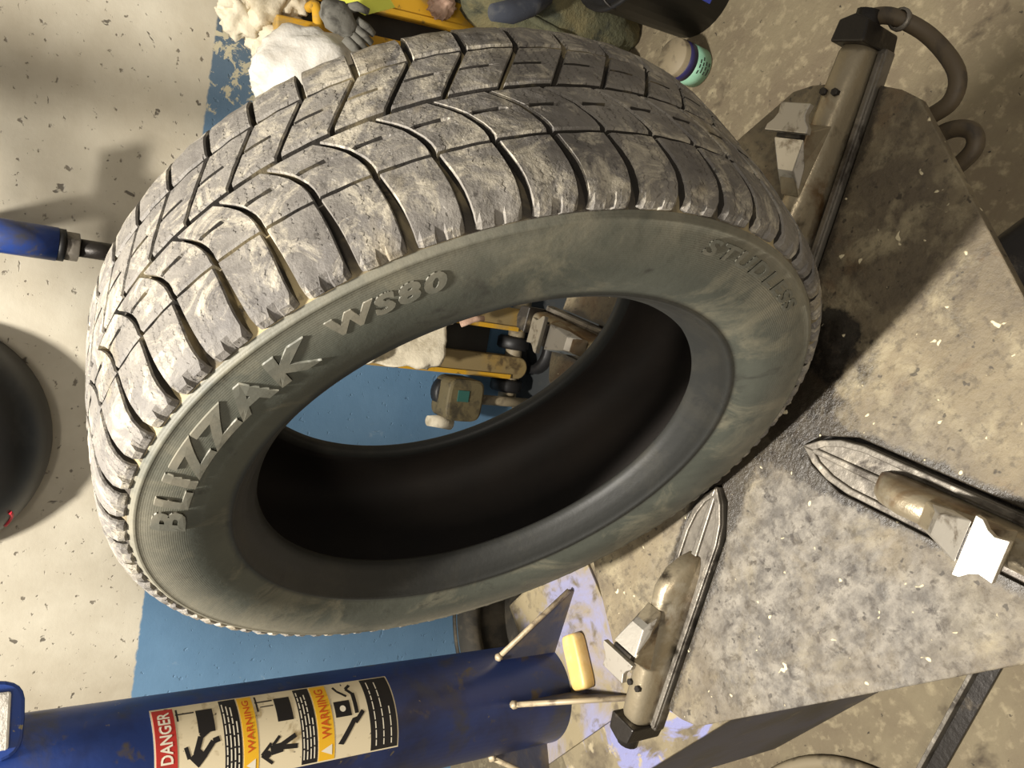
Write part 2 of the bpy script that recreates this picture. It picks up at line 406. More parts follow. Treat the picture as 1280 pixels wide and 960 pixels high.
# jaw: local x outward, z up from the turntable plane
def jaw_parts(parent):
    boat = [(.088, 0), (.104, .013), (.125, .022), (.15, .0265), (.405, .0265), (.405, -.0265), (.15, -.0265), (.125, -.022), (.104, -.013)]
    sl = MB().prism(boat, -.012, .004).build('slide', m_slide, parent, bevel=.002)
    # raised lips round the slide
    for s in (-1, 1):
        pts = [(.090, 0, .006), (.105, s * .012, .006), (.126, s * .0205, .006), (.151, s * .0242, .006), (.25, s * .0242, .006), (.40, s * .0242, .006)]
        inn_ = [(.101, 0), (.112, s * .0085), (.131, s * .0155), (.154, s * .0190), (.25, s * .0190), (.40, s * .0190)]
        MB().prism([(p[0] - .002 if i == 0 else p[0], p[1] * 1.06) for i, p in enumerate(pts)] + inn_[::-1], .003, .0075).build('slide_lip', m_slide, sl, bevel=.0012)
    MB().prism([(.10, -.003), (.10, .003), (.19, .0045), (.19, -.0045)], .003, .0075).build('centre_rib', m_slide, sl, bevel=.0015)
    # humped casting
    st = [(.176, .004, .009, .002), (.184, .020, .0125, .002), (.198, .037, .0150, .002), (.22, .046, .0162, .002), (.25, .043, .0166, .0), (.275, .040, .0168, 0), (.32, .038, .0172, 0), (.36, .034, .0180, 0), (.395, .030, .0175, 0), (.412, .022, .0145, 0)]
    rings = []
    for x, h, hw, z0 in st:
        ring = []
        for i in range(15):
            a = PI * i / 14
            yy = hw * math.copysign(abs(math.cos(a)) ** .62, math.cos(a)); zz = z0 + h * abs(math.sin(a)) ** .62
            ring.append(Vector((x, yy, zz)))
        rings.append(ring)
    body = MB().loft(rings).build('jaw_casting', m_cast, parent)
    for y in (-.007, .007): MB().cyl((.352, y, .032), (.352, y, .0385), .0040, n=6).build('bolt_head', m_dark, body)
    # claw: stem, gripping face, hook plate
    def wedge(P0, P1): return [Vector(p) for p in P0] + [Vector(p) for p in P1]
    quad = [(0, 1, 2, 3), (7, 6, 5, 4), (0, 4, 5, 1), (1, 5, 6, 2), (2, 6, 7, 3), (3, 7, 4, 0)]
    claw = MB().add(wedge([(.243, -.012, .044), (.243, .012, .044), (.318, .020, .040), (.318, -.020, .040)], [(.262, -.010, .060), (.262, .010, .060), (.304, .017, .070), (.304, -.017, .070)]), quad).build('claw', m_cast, parent, bevel=.0015)
    MB().add(wedge([(.248, -.0115, .047), (.248, .0115, .047), (.266, .0100, .064), (.266, -.0100, .064)], [(.272, -.0165, .056), (.272, .0165, .056), (.296, .0190, .074), (.296, -.0190, .074)]), quad).build('gripping_face', m_bright, claw, bevel=.001)
    # hook plate: waisted plate facing up and outward
    wa = []
    for s in (1, -1):
        seq = [(-.014, .0265), (-.008, .0255), (-.002, .0195), (.004, .0165), (.010, .0175), (.015, .0185)]
        if s < 0: seq = seq[::-1]
        wa += [(x, s * y) for x, y in seq]
    mt = Matrix.Translation((.314, 0, .078)) @ Matrix.Rotation(R(4), 4, 'Y')
    MB().prism(wa, -.003, .004, mt).build('hook_plate', m_bright, claw, bevel=.0008)
    MB().box((.303, 0, .0715), (.014, .030, .010)).build('claw_neck', m_dark, claw, bevel=.001)
    # outer end block with plate and fitting
    eb = MB().prism([(.402, -.020), (.402, .020), (.424, .017), (.430, .0), (.424, -.017)], -.020, .036).build('end_block', m_dark, parent, bevel=.002)
    MB().cyl((.402, 0, .014), (.438, 0, .014), .0135, n=14).build('hose_fitting', m_dark, eb)
for q in range(4):
    jw = MB()
    e = bpy.data.objects.new('clamp_jaw', None); C.objects.link(e); e.parent = changer; e.empty_display_size = .03
    e.location = (0, 0, Z0); e.rotation_euler = (0, 0, JA + q * PI / 2)
    jaw_parts(e)

def arc(pts, n=40):
    pts = [Vector(p) for p in pts]; out = []
    P = [pts[0]] + pts + [pts[-1]]
    for i in range(1, len(P) - 2):
        for k in range(n // (len(pts) - 1)):
            t = k / (n // (len(pts) - 1)); a, b, c, d = P[i - 1:i + 3]
            out.append(.5 * ((2 * b) + (c - a) * t + (2 * a - 5 * b + 4 * c - d) * t * t + (3 * b - a - 3 * c + d) * t ** 3))
    return out + [pts[-1]]
HZ = Vector((0, 0, Z0))
hs = MB().tube([p + HZ for p in arc([(.372, .222, .012), (.384, .205, .006), (.390, .172, -.014), (.382, .128, -.026), (.360, .112, -.032), (.330, .122, -.036), (.28, .14, -.05)])], .0085, 12).build('air_hose', m_hose, changer)
hs['label'] = 'dusty brown air hose looping out from the far jaw'
MB().tube([p + HZ for p in arc([(.29, .11, -.045), (.335, .098, -.04), (.352, .078, -.04), (.342, .062, -.042), (.31, .066, -.048), (.26, .08, -.06)])], .0085, 12).build('air_hose', m_hose, changer)
MB().lathe([(.0088, -.0), (.0115, .001), (.0115, .005), (.0088, .006)], 14, c=(.386, .197, Z0 + .002)).build('hose_clamp', m_slide, hs)
# bracket and cylinder under the turntable, seen past its right edge
MB().cyl((.10, -.02, Z0 - .075), (.335, -.045, Z0 - .075), .032, n=20).build('air_cylinder', m_dark, changer)
MB().prism([(.20, -.10), (.34, -.10), (.30, -.18), (.18, -.20)], Z0 - .12, Z0 - .10).build('cylinder_bracket', m_navy, changer, bevel=.003)

# cabinet
CT = -0.17 - FLOOR
cab = MB().prism([(-.742, -.228), (-.36, -.228), (-.36, .133), (-.742, .133)], 0.0, CT - .004).build('cabinet', m_navy, changer, bevel=.006)
MB().prism([(-.746, -.232), (-.34, -.232), (-.34, .137), (-.746, .137)], CT - .008, CT).build('cabinet_top', m_cab, changer, bevel=.002)
MB().box((-.40, -.05, CT * .5), (.3, .14, CT * .9)).build('cabinet_rear_frame', m_navy, changer)

# ------------------------------------------------------------------ post with warning label and added unseen arm
PX, PY, PR = -.733, -.0355, .084
post = thing('support_post', 'thick scuffed blue steel post with warning label and welded gussets', 'post', (PX, PY, -.17))
MB().cyl((0, 0, .006), (0, 0, 1.60), PR, n=64).build('tube', m_blue, post)
fl_poly = [(.235, -.108), (-.09, -.108), (-.09, .01), (-.02, .02), (.0, .095), (.0, .166), (.10, .166), (.235, .13)]
MB().prism(fl_poly, 0.0005, .006).build('base_flange', m_plate, post, bevel=.001)
for a, h, ln in ((30, .125, .122), (-25, .128, .145), (150, .12, .09), (-115, .12, .06)):
    m = Matrix.Rotation(R(a), 4, 'Z') @ Matrix.Rotation(R(90), 4, 'X')
    g = MB().prism([(PR - .004, .006), (PR + ln, .006), (PR + ln, .014), (PR + .008, h), (PR - .004, h)], -.003, .003, m).build('gusset', m_gusset, post)
    # bare worn upper edge
    p0 = Matrix.Rotation(R(a), 3, 'Z') @ Vector((PR + .004, 0, h + .001)); p1 = Matrix.Rotation(R(a), 3, 'Z') @ Vector((PR + ln, 0, .0155))
    MB().cyl(p0, p1, .0044, n=8).build('gusset_edge', m_edge, g)
    MB().blob(p0, (.007, .007, .006), 10, 8, .3, 4, a).build('weld_bead', m_edge, g)
pad = MB().prism([(.045 * math.copysign(abs(math.cos(a)) ** .5, math.cos(a)), .06 * math.copysign(abs(math.sin(a)) ** .5, math.sin(a))) for a in [2 * PI * i / 28 for i in range(28)]], -.012, .012, Matrix.Translation((.10, .045, .868)) @ Matrix.Rotation(R(-20), 4, 'Z') @ Matrix.Rotation(R(90), 4, 'Y') @ Matrix.Rotation(R(90), 4, 'Z')).build('control_pad', m_blue, post, bevel=.004)
MB().box((.113, .040, .868), (.006, .062, .09), R(-20)).build('pad_face', m_white, pad, bevel=.003)
MB().cyl((0, 0, 1.60), (0, 0, 1.615), PR + .006, n=48).build('cap', m_black, post)
arm_v = Vector((-.52 - PX, .573 - PY, 0))
m_ = Matrix.Rotation(math.atan2(arm_v.y, arm_v.x), 3, 'Z')
MB().box(arm_v / 2 + Vector((0, 0, 1.575)), (arm_v.length, .036, .05), 0, m_).build('unseen_shadow_arm', m_blue, post, bevel=.004)  # unseen arm, added to hold the shadow-casting rod
MB().cyl(arm_v + Vector((0, 0, 1.26)), arm_v + Vector((0, 0, 1.62)), .025, n=24).build('unseen_shadow_rod', m_slide, post)  # unseen rod added to cast a soft shadow on the wall

# the label: flat shapes wrapped on the tube. x across (0..LW), y up (0..LH)
LW, LH, LZ, LA = .108, .333, .165 + .17, R(-44)
def wrap(x, y, lift): a = LA + x / PR; rr = PR + lift; return Vector((rr * math.cos(a), rr * math.sin(a), LZ + y))
label = None
def strip(name, x0, x1, y0, y1, m, lift, parent):
    n = max(2, int((x1 - x0) / .004) + 1); P = []; F = []
    for i in range(n + 1):
        x = x0 + (x1 - x0) * i / n
        for y, l in ((y0, 0.0001), (y0, lift), (y1, lift), (y1, 0.0001)): P.append(wrap(x, y, l))
    for i in range(n):
        for k in range(3): F.append((i * 4 + k, i * 4 + 4 + k, i * 4 + 5 + k, i * 4 + 1 + k))
    F += [(0, 1, 2, 3), (n * 4 + 3, n * 4 + 2, n * 4 + 1, n * 4)]
    return MB().add(P, F).build(name, m, parent)
def flat_mesh(name, polys, m, lift, parent):
    """union of small polygons in label coordinates, subdivided across, wrapped on the tube"""
    bm = bmesh.new()
    for poly in polys:
        f = bm.faces.new([bm.verts.new((x, y, 0)) for x, y in poly])
    bmesh.ops.triangulate(bm, faces=bm.faces)
    for _ in range(3):
        ed = [e for e in bm.edges if abs(e.verts[0].co.x - e.verts[1].co.x) > .006]
        if not ed: break
        bmesh.ops.subdivide_edges(bm, edges=ed, cuts=1); bmesh.ops.triangulate(bm, faces=bm.faces)
    for v in bm.verts: v.co = wrap(v.co.x, v.co.y, lift)
    bmesh.ops.recalc_face_normals(bm, faces=bm.faces)
    me = bpy.data.meshes.new(name); bm.to_mesh(me); bm.free(); me.materials.append(m)
    o = bpy.data.objects.new(name, me); C.objects.link(o); o.parent = parent
    return o
def text_mesh(txt, size, bold=0.0, shear=0.0, extrude=0.0, spacing=1.0):
    cu = bpy.data.curves.new('lettering', 'FONT'); cu.body = txt; cu.size = size; cu.offset = bold; cu.shear = shear
    cu.extrude = extrude; cu.space_character = spacing; cu.resolution_u = 3
    o = bpy.data.objects.new('lettering', cu); C.objects.link(o)
    dg = bpy.context.evaluated_depsgraph_get(); dg.update()
    me = bpy.data.meshes.new_from_object(o.evaluated_get(dg)); bpy.data.objects.remove(o); bpy.data.curves.remove(cu)
    return me
def label_text(name, txt, x0, x1, y0, y1, m, lift, parent):
    me = text_mesh(txt, 1.0, .02)
    xs = [v.co.x for v in me.vertices]; ys = [v.co.y for v in me.vertices]
    a, b, c, d = min(xs), max(xs), min(ys), max(ys)
    for v in me.vertices:
        v.co = wrap(x0 + (v.co.x - a) / (b - a) * (x1 - x0), y0 + (v.co.y - c) / (d - c) * (y1 - y0), lift)
    me.materials.append(m); o = bpy.data.objects.new(name, me); C.objects.link(o); o.parent = parent; return o
label = strip('warning_label', 0, LW, 0, LH, m_white_lab, .0004, post)
label['label'] = 'worn sticker with one red danger and two yellow warning panels'
L1, L2 = .0007, .0010
def rect(x0, y0, x1, y1): return [(x0, y0), (x1, y0), (x1, y1), (x0, y1)]
def circ(cx, cy, r, n=12): return [(cx + r * math.cos(2 * PI * i / n), cy + r * math.sin(2 * PI * i / n)) for i in range(n)]
def thick(pts, wd):
    out = []
    for (ax, ay), (bx, by) in zip(pts, pts[1:]):
        dx, dy = bx - ax, by - ay; L = math.hypot(dx, dy); nx, ny = -dy / L * wd / 2, dx / L * wd / 2
        out.append([(ax + nx, ay + ny), (ax - nx, ay - ny), (bx - nx, by - ny), (bx + nx, by + ny)])
    return out
strip('danger_band', .003, LW - .003, .306, .331, m_red, L1, label)
flat_mesh('danger_triangle', [[(.012, .311), (.028, .311), (.020, .326)]], m_paleink, L2, label)
label_text('danger_lettering', 'DANGER', .034, .100, .311, .326, m_paleink, L2, label)
for y0, y1 in ((.205, .224), (.099, .122)):
    strip('warning_band', .002, LW - .002, y0, y1, m_yel, L1, label)
    flat_mesh('warning_triangle', [[(.008, y0 + .004), (.022, y0 + .004), (.015, y1 - .003)]], m_paleink, L2, label)
    label_text('warning_lettering', 'WARNING', .030, .100, y0 + .005, y1 - .005, m_orange, L2, label)
rnd = random.Random(3)
for y0, y1, rows in ((.002, .044, 3), (.124, .146, 4), (.226, .248, 4)):
    strip('text_block', .002, LW - .002, y0, y1, m_ink, L1, label)
    polys = []
    for k in range(rows):
        yy = y1 - (k + .75) * (y1 - y0) / (rows + .5); x = .008
        while x < LW - .014:
            ln = rnd.uniform(.006, .015); polys.append(rect(x, yy, min(x + ln, LW - .008), yy + .0016)); x += ln + .0022
            if k == rows - 1 and x > .06: break
    flat_mesh('text_lines', polys, m_paleink, L2, label)
# pictogram 1: person struck beside a hanging block
P1 = [circ(.020, .297, .0042)] + [[(.024, .281), (.036, .292), (.047, .280), (.036, .270)]] + thick([(.040, .284), (.060, .277), (.070, .262)], .007) + thick([(.036, .275), (.052, .262), (.054, .254)], .007) + thick([(.036, .292), (.050, .296)], .005)
P1 += [rect(.064, .258, .096, .279)] + thick([(.094, .281), (.094, .304)], .002) + thick([(.084, .302), (.102, .302)], .0025)
flat_mesh('pictogram', P1, m_ink, L1, label)
# pictogram 2: person standing under a block, arms up
P2 = [circ(.024, .193, .0048)] + thick([(.012, .186), (.024, .201), (.037, .188)], .004) + [[(.022, .188), (.034, .190), (.036, .172), (.024, .172)]] + thick([(.030, .176), (.028, .152)], .006) + thick([(.032, .176), (.042, .154)], .006) + thick([(.034, .186), (.044, .176)], .004)
P2 += [rect(.062, .154, .096, .176)] + thick([(.094, .178), (.094, .202)], .002) + thick([(.080, .200), (.104, .200)], .0025) + thick([(.086, .178), (.086, .196)], .0014)
flat_mesh('pictogram', P2, m_ink, L1, label)
# pictogram 3: hand and wheel on the machine
P3 = [[(.020, .094), (.050, .070), (.052, .060), (.018, .086)]] + thick([(.044, .066), (.058, .052)], .006) + [rect(.054, .070, .076, .094)] + thick([(.056, .062), (.086, .062)], .006) + thick([(.084, .062), (.094, .070), (.100, .062)], .0045) + thick([(.082, .072), (.092, .084), (.100, .088)], .0035)
flat_mesh('pictogram', P3, m_ink, L1, label)
flat_mesh('pictogram_hole', [circ(.065, .082, .0045)], m_paleink, L2, label)

# ------------------------------------------------------------------ soap bar
soap = MB()
prof = []
for i in range(28):
    a = 2 * PI * i / 28; prof.append((.045 * math.copysign(abs(math.cos(a)) ** .32, math.cos(a)), .0185 * math.copysign(abs(math.sin(a)) ** .32, math.sin(a))))
rings = []
for z, k in ((0, .90), (.003, .97), (.008, 1), (.016, 1), (.021, .96), (.024, .86), (.0235, .6), (.0228, .25)):
    rings.append([Vector((x * k if abs(k - 1) > .2 else x - math.copysign((1 - k) * .0185, x), y * k, z)) for x, y in prof])
so = soap.loft(rings).build('soap_bar', m_soap)
so.location = (-.596, -.040, -.163); so.rotation_euler = (0, 0, R(76)); tag(so, 'pale yellow rounded bar of soap beside the blue post', 'soap')

# ------------------------------------------------------------------ the big tyre
TC = Vector((-.055, .053, .33))
tire = thing('tire', 'large muddy winter tire standing upright on the turntable', 'tire', (-.0575, .0517, 0.0))
tire.rotation_euler = (.0055, 0, -.0177); tire.scale = (1.0248, .9357, .9985)   # unmounted: sags a little and is narrower
tz = Vector((0, 0, .33))
half = [(.3215, 0), (.3212, .03), (.3200, .06), (.3165, .085), (.311, .098), (.3065, .1045), (.3035, .1075), (.3025, .1092), (.3010, .1085), (.296, .1095), (.285, .1115), (.270, .1125), (.255, .1115), (.243, .108), (.236, .1045), (.2325, .1035), (.2305, .1045), (.2275, .1035), (.2255, .1005), (.2225, .1000), (.2200, .0985), (.2170, .0965), (.2110, .0955), (.2045, .0935), (.2018, .0905), (.2015, .084), (.204, .080), (.212, .0795)]
inner = [(.226, .086), (.240, .0955), (.258, .101), (.275, .1015), (.291, .0955), (.303, .083), (.3085, .06), (.3095, .03), (.3095, 0)]
def ring_prof(pr): return [(r, -s) for r, s in pr]
near_bead = [(.2325, .1035), (.2310, .1045), (.2285, .1025), (.2265, .0990), (.2240, .0985), (.2215, .0945), (.2195, .0935), (.2160, .0880), (.2105, .0815), (.2075, .0760), (.2070, .0700), (.2095, .0665), (.2150, .0670)]
near = [q for q in half if q[0] > .2326] + near_bead
outer_prof = [(r, s) for r, s in half[::-1]] + [(r, -s) for r, s in near[1:]]
carc = MB()
carc.lathe(outer_prof, 180, 'Y', c=tz)
n_out = len(carc.f)
inn = [(r, -s) for r, s in ([near[-1]] + inner)] + [(r, s) for r, s in inner[::-1][1:]] + [half[-1]]
carc.lathe(inn, 180, 'Y', c=tz)
co = carc.build('carcass', m_side, tire)
co.data.materials.append(m_groove); co.data.materials.append(m_inner)
for p in co.data.polygons:
    c = p.center - tz; rr = math.hypot(c.x, c.z)
    if rr > .3085 and p.index < n_out: p.material_index = 1
    elif p.index >= n_out: p.material_index = 2

NP = 54; PITCH = 2 * PI / NP; RT = .33
def crown(s): return .330 - .55 * s * s
def edge_S1(s, wd):   # near shoulder row
    t = (-.05 - s) / .06; return R(-1.0) * math.sin(t * PI * .7) * .8 - R(.35) * t
def edge_M(s):        # curved cut from the first groove to the second
    t = (s + .05) / .05; t = max(0, min(1, t)); return R(4.9) * (t ** 1.9)
def edge_F(s):
    t = (s - .006) / .051; return R(2.9) - R(4.9) * t
def edge_S2(s): return R(-1.9)
def make_block(name, vpts, edge, gap, slit=None, notch=False):
    """vpts list of (s, r) along the profile from one side to the other"""
    us = [0, .025, .12, .25, .375, .43, .5, .57, .625, .75, .88, .975, 1]
    nu, nv = len(us), len(vpts)
    verts, faces, uvs = [], [], []
    def nrm(j):
        a = vpts[max(j - 1, 0)]; b = vpts[min(j + 1, nv - 1)]
        ds, dr = b[0] - a[0], b[1] - a[1]; L = math.hypot(ds, dr); n = (-dr / L, ds / L)      # (s, r) outward for increasing s
        if n[1] < 0 or (abs(n[1]) < .25 and n[0] * a[0] < 0): n = (-n[0], -n[1])
        return n
    def pos(u, j, low):
        s, r = vpts[j]; g = gap(s) if callable(gap) else gap
        th = edge(s) + g / 2 + (PITCH - g) * u
        n = nrm(j); s2, r2 = s - n[0] * low, r - n[1] * low
        return (r2 * math.cos(th), s2, r2 * math.sin(th)), (th * RT, s)
    for j in range(nv):
        for i, u in enumerate(us):
            low = 0
            if i in (0, nu - 1): low += .0016
            if j in (0, nv - 1): low += .0016
            if slit and slit[0] <= j <= slit[1] and slit[2] <= u <= slit[3]: low += .0075
            if notch and .309 < vpts[j][1] < .3165 and .42 <= u <= .58: low += .0022
            if notch and vpts[j][1] < .315 and (u < .06 or u > .94): low += .002
            if notch and vpts[j][1] < .312: low += (.312 - vpts[j][1]) * .55
            low += .0007 * noise.noise(Vector((u * 3, j * .7, edge(0) * 40)))
            p, q = pos(u, j, low); verts.append(p); uvs.append(q)
    for j in range(nv - 1):
        for i in range(nu - 1): faces.append((j * nu + i, j * nu + i + 1, (j + 1) * nu + i + 1, (j + 1) * nu + i))
    loop = [i for i in range(nu)] + [j * nu + nu - 1 for j in range(1, nv)] + [(nv - 1) * nu + i for i in range(nu - 2, -1, -1)] + [j * nu for j in range(nv - 2, 0, -1)]
    o = len(verts)
    for k in loop:
        j, i = divmod(k, nu); p, q = pos(us[i], j, .0105); verts.append(p); uvs.append(q)
    n = len(loop)
    for k in range(n): faces.append((loop[k], loop[(k + 1) % n], o + (k + 1) % n, o + k))
    me = bpy.data.meshes.new(name); me.from_pydata(verts, [], faces); me.update()
    bm = bmesh.new(); bm.from_mesh(me); bmesh.ops.recalc_face_normals(bm, faces=bm.faces)
    bm.to_mesh(me); bm.free()
    ul = me.uv_layers.new(name='UVMap')
    for lp in me.loops: ul.data[lp.index].uv = uvs[lp.vertex_index]
    # make sure normals face outward
    if sum((p.normal.x * p.center.x + p.normal.z * p.center.z) for p in me.polygons[: (nu - 1) * (nv - 1)]) < 0: me.flip_normals()
    for p in me.polygons[: (nu - 1) * (nv - 1)]: p.use_smooth = False
    me.materials.append(m_tread); me.materials.append(m_wallgroove)
    for p in me.polygons[(nu - 1) * (nv - 1):]: p.material_index = 1
    if slit:
        for j in range(slit[0] - 1, slit[1] + 1):
            for i in range(nu - 1):
                if us[i] >= slit[2] - .01 and us[i + 1] <= slit[3] + .01: me.polygons[j * (nu - 1) + i].material_index = 1
    return me
sh = [(.0508, 0), (.0525, 0), (.060, 0), (.068, 0), (.078, .0002), (.086, .0012), (.094, .0034), (.1005, .0066), (.1050, .0100), (.1075, .0140), (.1080, .0165)]
S1 = [(-s, crown(s) - d) for s, d in sh]
S2 = [(s + (.006 if s < .07 else .0035 if s < .08 else .001 if s < .09 else 0), crown(s) - d) for s, d in sh]
def lin(a, b, n): return [(a + (b - a) * i / (n - 1)) for i in range(n)]
sM = [-.0478, -.046, -.040, -.032, -.0225, -.0215, -.0200, -.0190, -.012, -.005, -.0005, .0015]
sF = [.0062, .0078, .014, .022, .0290, .0298, .0312, .0320, .040, .047, .0525, .0540]
rows = [('tread_block', S1, lambda s: edge_S1(s, 0), (lambda s: R(.75) + R(.45) * max(0, min(1, (-s - .06) / .04))), None, True),
        ('tread_block', [(s, crown(s)) for s in sM], edge_M, R(.62), (5, 6, .30, .93), False),
        ('tread_block', [(s, crown(s)) for s in sF], edge_F, R(.66), (5, 6, .36, .98), False),
        ('tread_block', S2, edge_S2, R(.7), None, True)]
for name, vp, ed, gp, sl, nt in rows:
    me = make_block(name, vp, ed, gp, sl, nt)
    for k in range(NP):
        o = bpy.data.objects.new('tread_block', me); C.objects.link(o); o.parent = tire
        o.location = tz; o.rotation_euler = (0, -(k * PITCH + R(41.8)), 0)

# raised lettering on the near sidewall
sw = sorted([(r, s) for r, s in half if .24 < r < .303])
def side_s(r):
    for (r0, s0), (r1, s1) in zip(sw, sw[1:]):
        if r0 <= r <= r1: return s0 + (s1 - s0) * (r - r0) / (r1 - r0)
    return .11
def sidewall_text(name, txt, a0, a1, r0, r1, bold, shear, lift=.0016):
    me = text_mesh(txt, 1.0, bold, shear, .5, 1.22)
    xs = [v.co.x for v in me.vertices]; ys = [v.co.y for v in me.vertices]
    xa, xb, ya, yb = min(xs), max(xs), min(ys), max(ys)
    bm = bmesh.new(); bm.from_mesh(me); bmesh.ops.triangulate(bm, faces=bm.faces)
    for _ in range(2):
        ed_ = [e for e in bm.edges if e.calc_length() > .35]
        if ed_: bmesh.ops.subdivide_edges(bm, edges=ed_, cuts=1); bmesh.ops.triangulate(bm, faces=bm.faces)
    for v in bm.verts:
        th = R(a0 + (a1 - a0) * (v.co.x - xa) / (xb - xa)); r = r0 + (r1 - r0) * (v.co.y - ya) / (yb - ya)
        s = -(side_s(r) + (lift if v.co.z > 0 else -.002))
        v.co = Vector((r * math.cos(th), s, r * math.sin(th))) + tz
    bmesh.ops.recalc_face_normals(bm, faces=bm.faces)
    bm.to_mesh(me); bm.free(); me.materials.append(m_letter)
    o = bpy.data.objects.new(name, me); C.objects.link(o); o.parent = tire; return o
sidewall_text('raised_lettering', 'BLIZZAK', 103.5, 57.0, .2665, .2910, .045, .2, .0018)['label'] = 'raised sidewall lettering reading BLIZZAK'
sidewall_text('raised_lettering', 'WS80', 54, 38, .2755, .291, .05, .2, .0011)['label'] = 'raised sidewall lettering reading WS80'
sidewall_text('raised_lettering', 'STUDLESS', 0, -29, .283, .296, .03, .15, .0009)['label'] = 'worn raised lettering on the lower right sidewall'

# ------------------------------------------------------------------ hanging tools on the wall
dome = thing('hanging_reel_cover', 'smooth black rounded cover with a red mark on the plaster wall', 'cover', tuple(wp(-1.020, .0, .765)), WROT)
def dome_shape(p): return Vector((p.x, min(p.y, .0), p.z))
MB().blob((0, 0, 0), (.250, .20, .235), 48, 32, 0, 1, 0, None, dome_shape).build('shell', m_blackrubber, dome)
MB().cyl((0, -.03, 0), (0, .0, 0), .07, n=24).build('wall_mount', m_black, dome)
tb = []
for i in range(9):
    t_ = i / 8; d = Vector((-.112 - .040 * t_, -.108 + .034 * t_, -.160 - .012 * math.sin(t_ * PI)))
    d = Vector((d.x / .235, d.y / .2, d.z / .235)).normalized()
    tb.append(Vector((d.x * .250, d.y * .2, d.z * .235)))
MB().tube(tb, .004, 8).build('red_mark', m_redmark, dome)

hang = thing('hanging_blue_tube', 'blue painted tube with hexagonal nut hanging behind the tire', 'tube', tuple(wp(-.585, .24, .525)), WROT)
MB().cyl((0, 0, .06), (0, 0, .22), .031, n=28).build('tube', m_blue, hang)
MB().cyl((0, 0, .048), (0, 0, .062), .030, n=28).build('collar', m_black, hang)
MB().cyl((0, 0, .024), (0, 0, .048), .027, n=6).build('hex_nut', m_slide, hang, bevel=.002)
MB().cyl((0, 0, -.05), (0, 0, .024), .017, n=16).build('spindle', m_dark, hang)
MB().box((-.02, 0, .225), (.20, .05, .02)).build('bracket_arm', m_blue, hang, bevel=.003)
MB().box((-.02, .13, .225), (.04, .22, .03)).build('wall_bracket', m_blue, hang, bevel=.003)

# ------------------------------------------------------------------ things along the wall
def jack(name, label, loc, rz, rails, width, lean=0, dirty=True, tops=.55):
    t = thing(name, label, 'jack', loc, rz)
    t.rotation_euler = (0, lean, rz)
    m = m_dirtyyellow if dirty else m_yellow
    for sx in (-1, 1):
        x = sx * width / 2; h = .031
        side = []
        for i in range(13): a = -PI + PI * i / 12; side.append((h * math.cos(a), .03 + h * math.sin(a)))
        side += [(h, tops), (-h, tops)]
        mm = Matrix.Translation((x, 0, .05)) @ Matrix(((1, 0, 0, 0), (0, 0, 1, 0), (0, 1, 0, 0), (0, 0, 0, 1)))
        r_ = MB().prism(side, -.030, .025, mm).build('side_rail', m, t, bevel=.004)
        MB().box((x - .026, -.032, .07 + tops / 2), (.012, .006, tops * .9)).build('rail_rib', m_yellow, r_)
    ax = MB().cyl((-width / 2 - .09, 0, .085), (width / 2 + .06, 0, .085), .024, n=18).build('axle', m_axle, t)
    for x in (-width / 2 - .055, 0.0, width / 2 + .05):
        MB().lathe([(.018, -.018), (.040, -.018), (.046, -.012), (.046, .012), (.040, .018), (.018, .018)], 24, c=(0, 0, 0)).build('wheel', m_black, t)
        o = t.children[-1]; o.rotation_euler = (0, PI / 2, 0); o.location = (x, .01, .085)
    MB().box((0, .012, .05 + tops * .55), (width * .8, .02, tops * .75)).build('back_plate', m_black, t)
    return t
j1 = jack('floor_jack', 'dusty yellow floor jack stood on end, seen through the tire', tuple(wp(-.665, .09, FLOOR + .008)), WROT, 2, .135, 0, True, .72)
hub = MB().prism([(.058 * math.copysign(abs(math.cos(a)) ** .45, math.cos(a)), .056 * math.copysign(abs(math.sin(a)) ** .45, math.sin(a))) for a in [2 * PI * i / 28 for i in range(28)]], -.045, .045).build('pump_housing', m_olive, j1, bevel=.008)
hub.location = (-.165, -.03, .265); hub.rotation_euler = (PI / 2, 0, 0)
MB().box((.012, .012, .046), (.030, .034, .003)).build('sticker', m_teal, hub)
MB().lathe([(.060, -.03), (.082, -.03), (.082, .03), (.060, .03)], 24, closed=True).build('rubber_surround', m_black, j1)
o = j1.children[-1]; o.location = (-.155, -.005, .285); o.rotation_euler = (PI / 2, 0, 0)
MB().cyl((-.165, -.03, .0), (-.165, -.03, .21), .014, n=14).build('strut', m_axle, j1)
MB().cyl((-.235, -.02, .27), (-.235, -.02, .34), .022, .014, n=14).build('valve_knob', m_cloth, j1)

j2 = jack('floor_jack', 'bright yellow floor jack stood on end behind the top of the tire', tuple(wp(.105, .13, FLOOR)), WROT, 2, .115, R(-7), False, .86)

hb = MB().tube(arc([(0, -.03, .84), (-.01, -.085, .845), (-.06, -.10, .845), (-.145, -.10, .84)], 24), .011, 12).build('handle_bar', m_yellow, j2)

def cloth_patch(name, m, label, cat, pts_fn, nu, nv, amp, seed, thickness=.003):
    P = []; F = []
    for j in range(nv + 1):
        for i in range(nu + 1):
            p = pts_fn(i / nu, j / nv)
            d = noise.fractal(Vector((i / nu * 2.2 + seed, j / nv * 2.2, seed * 2)), 1.1, 2.0, 3) * amp
            P.append(p + Vector((d * .6, d, d * .5)))
    for j in range(nv):
        for i in range(nu): a = j * (nu + 1) + i; F.append((a, a + 1, a + nu + 2, a + nu + 1))
    o = MB().add(P, F, True).build(name, m)
    s = o.modifiers.new('thick', 'SOLIDIFY'); s.thickness = thickness
    return tag(o, label, cat)
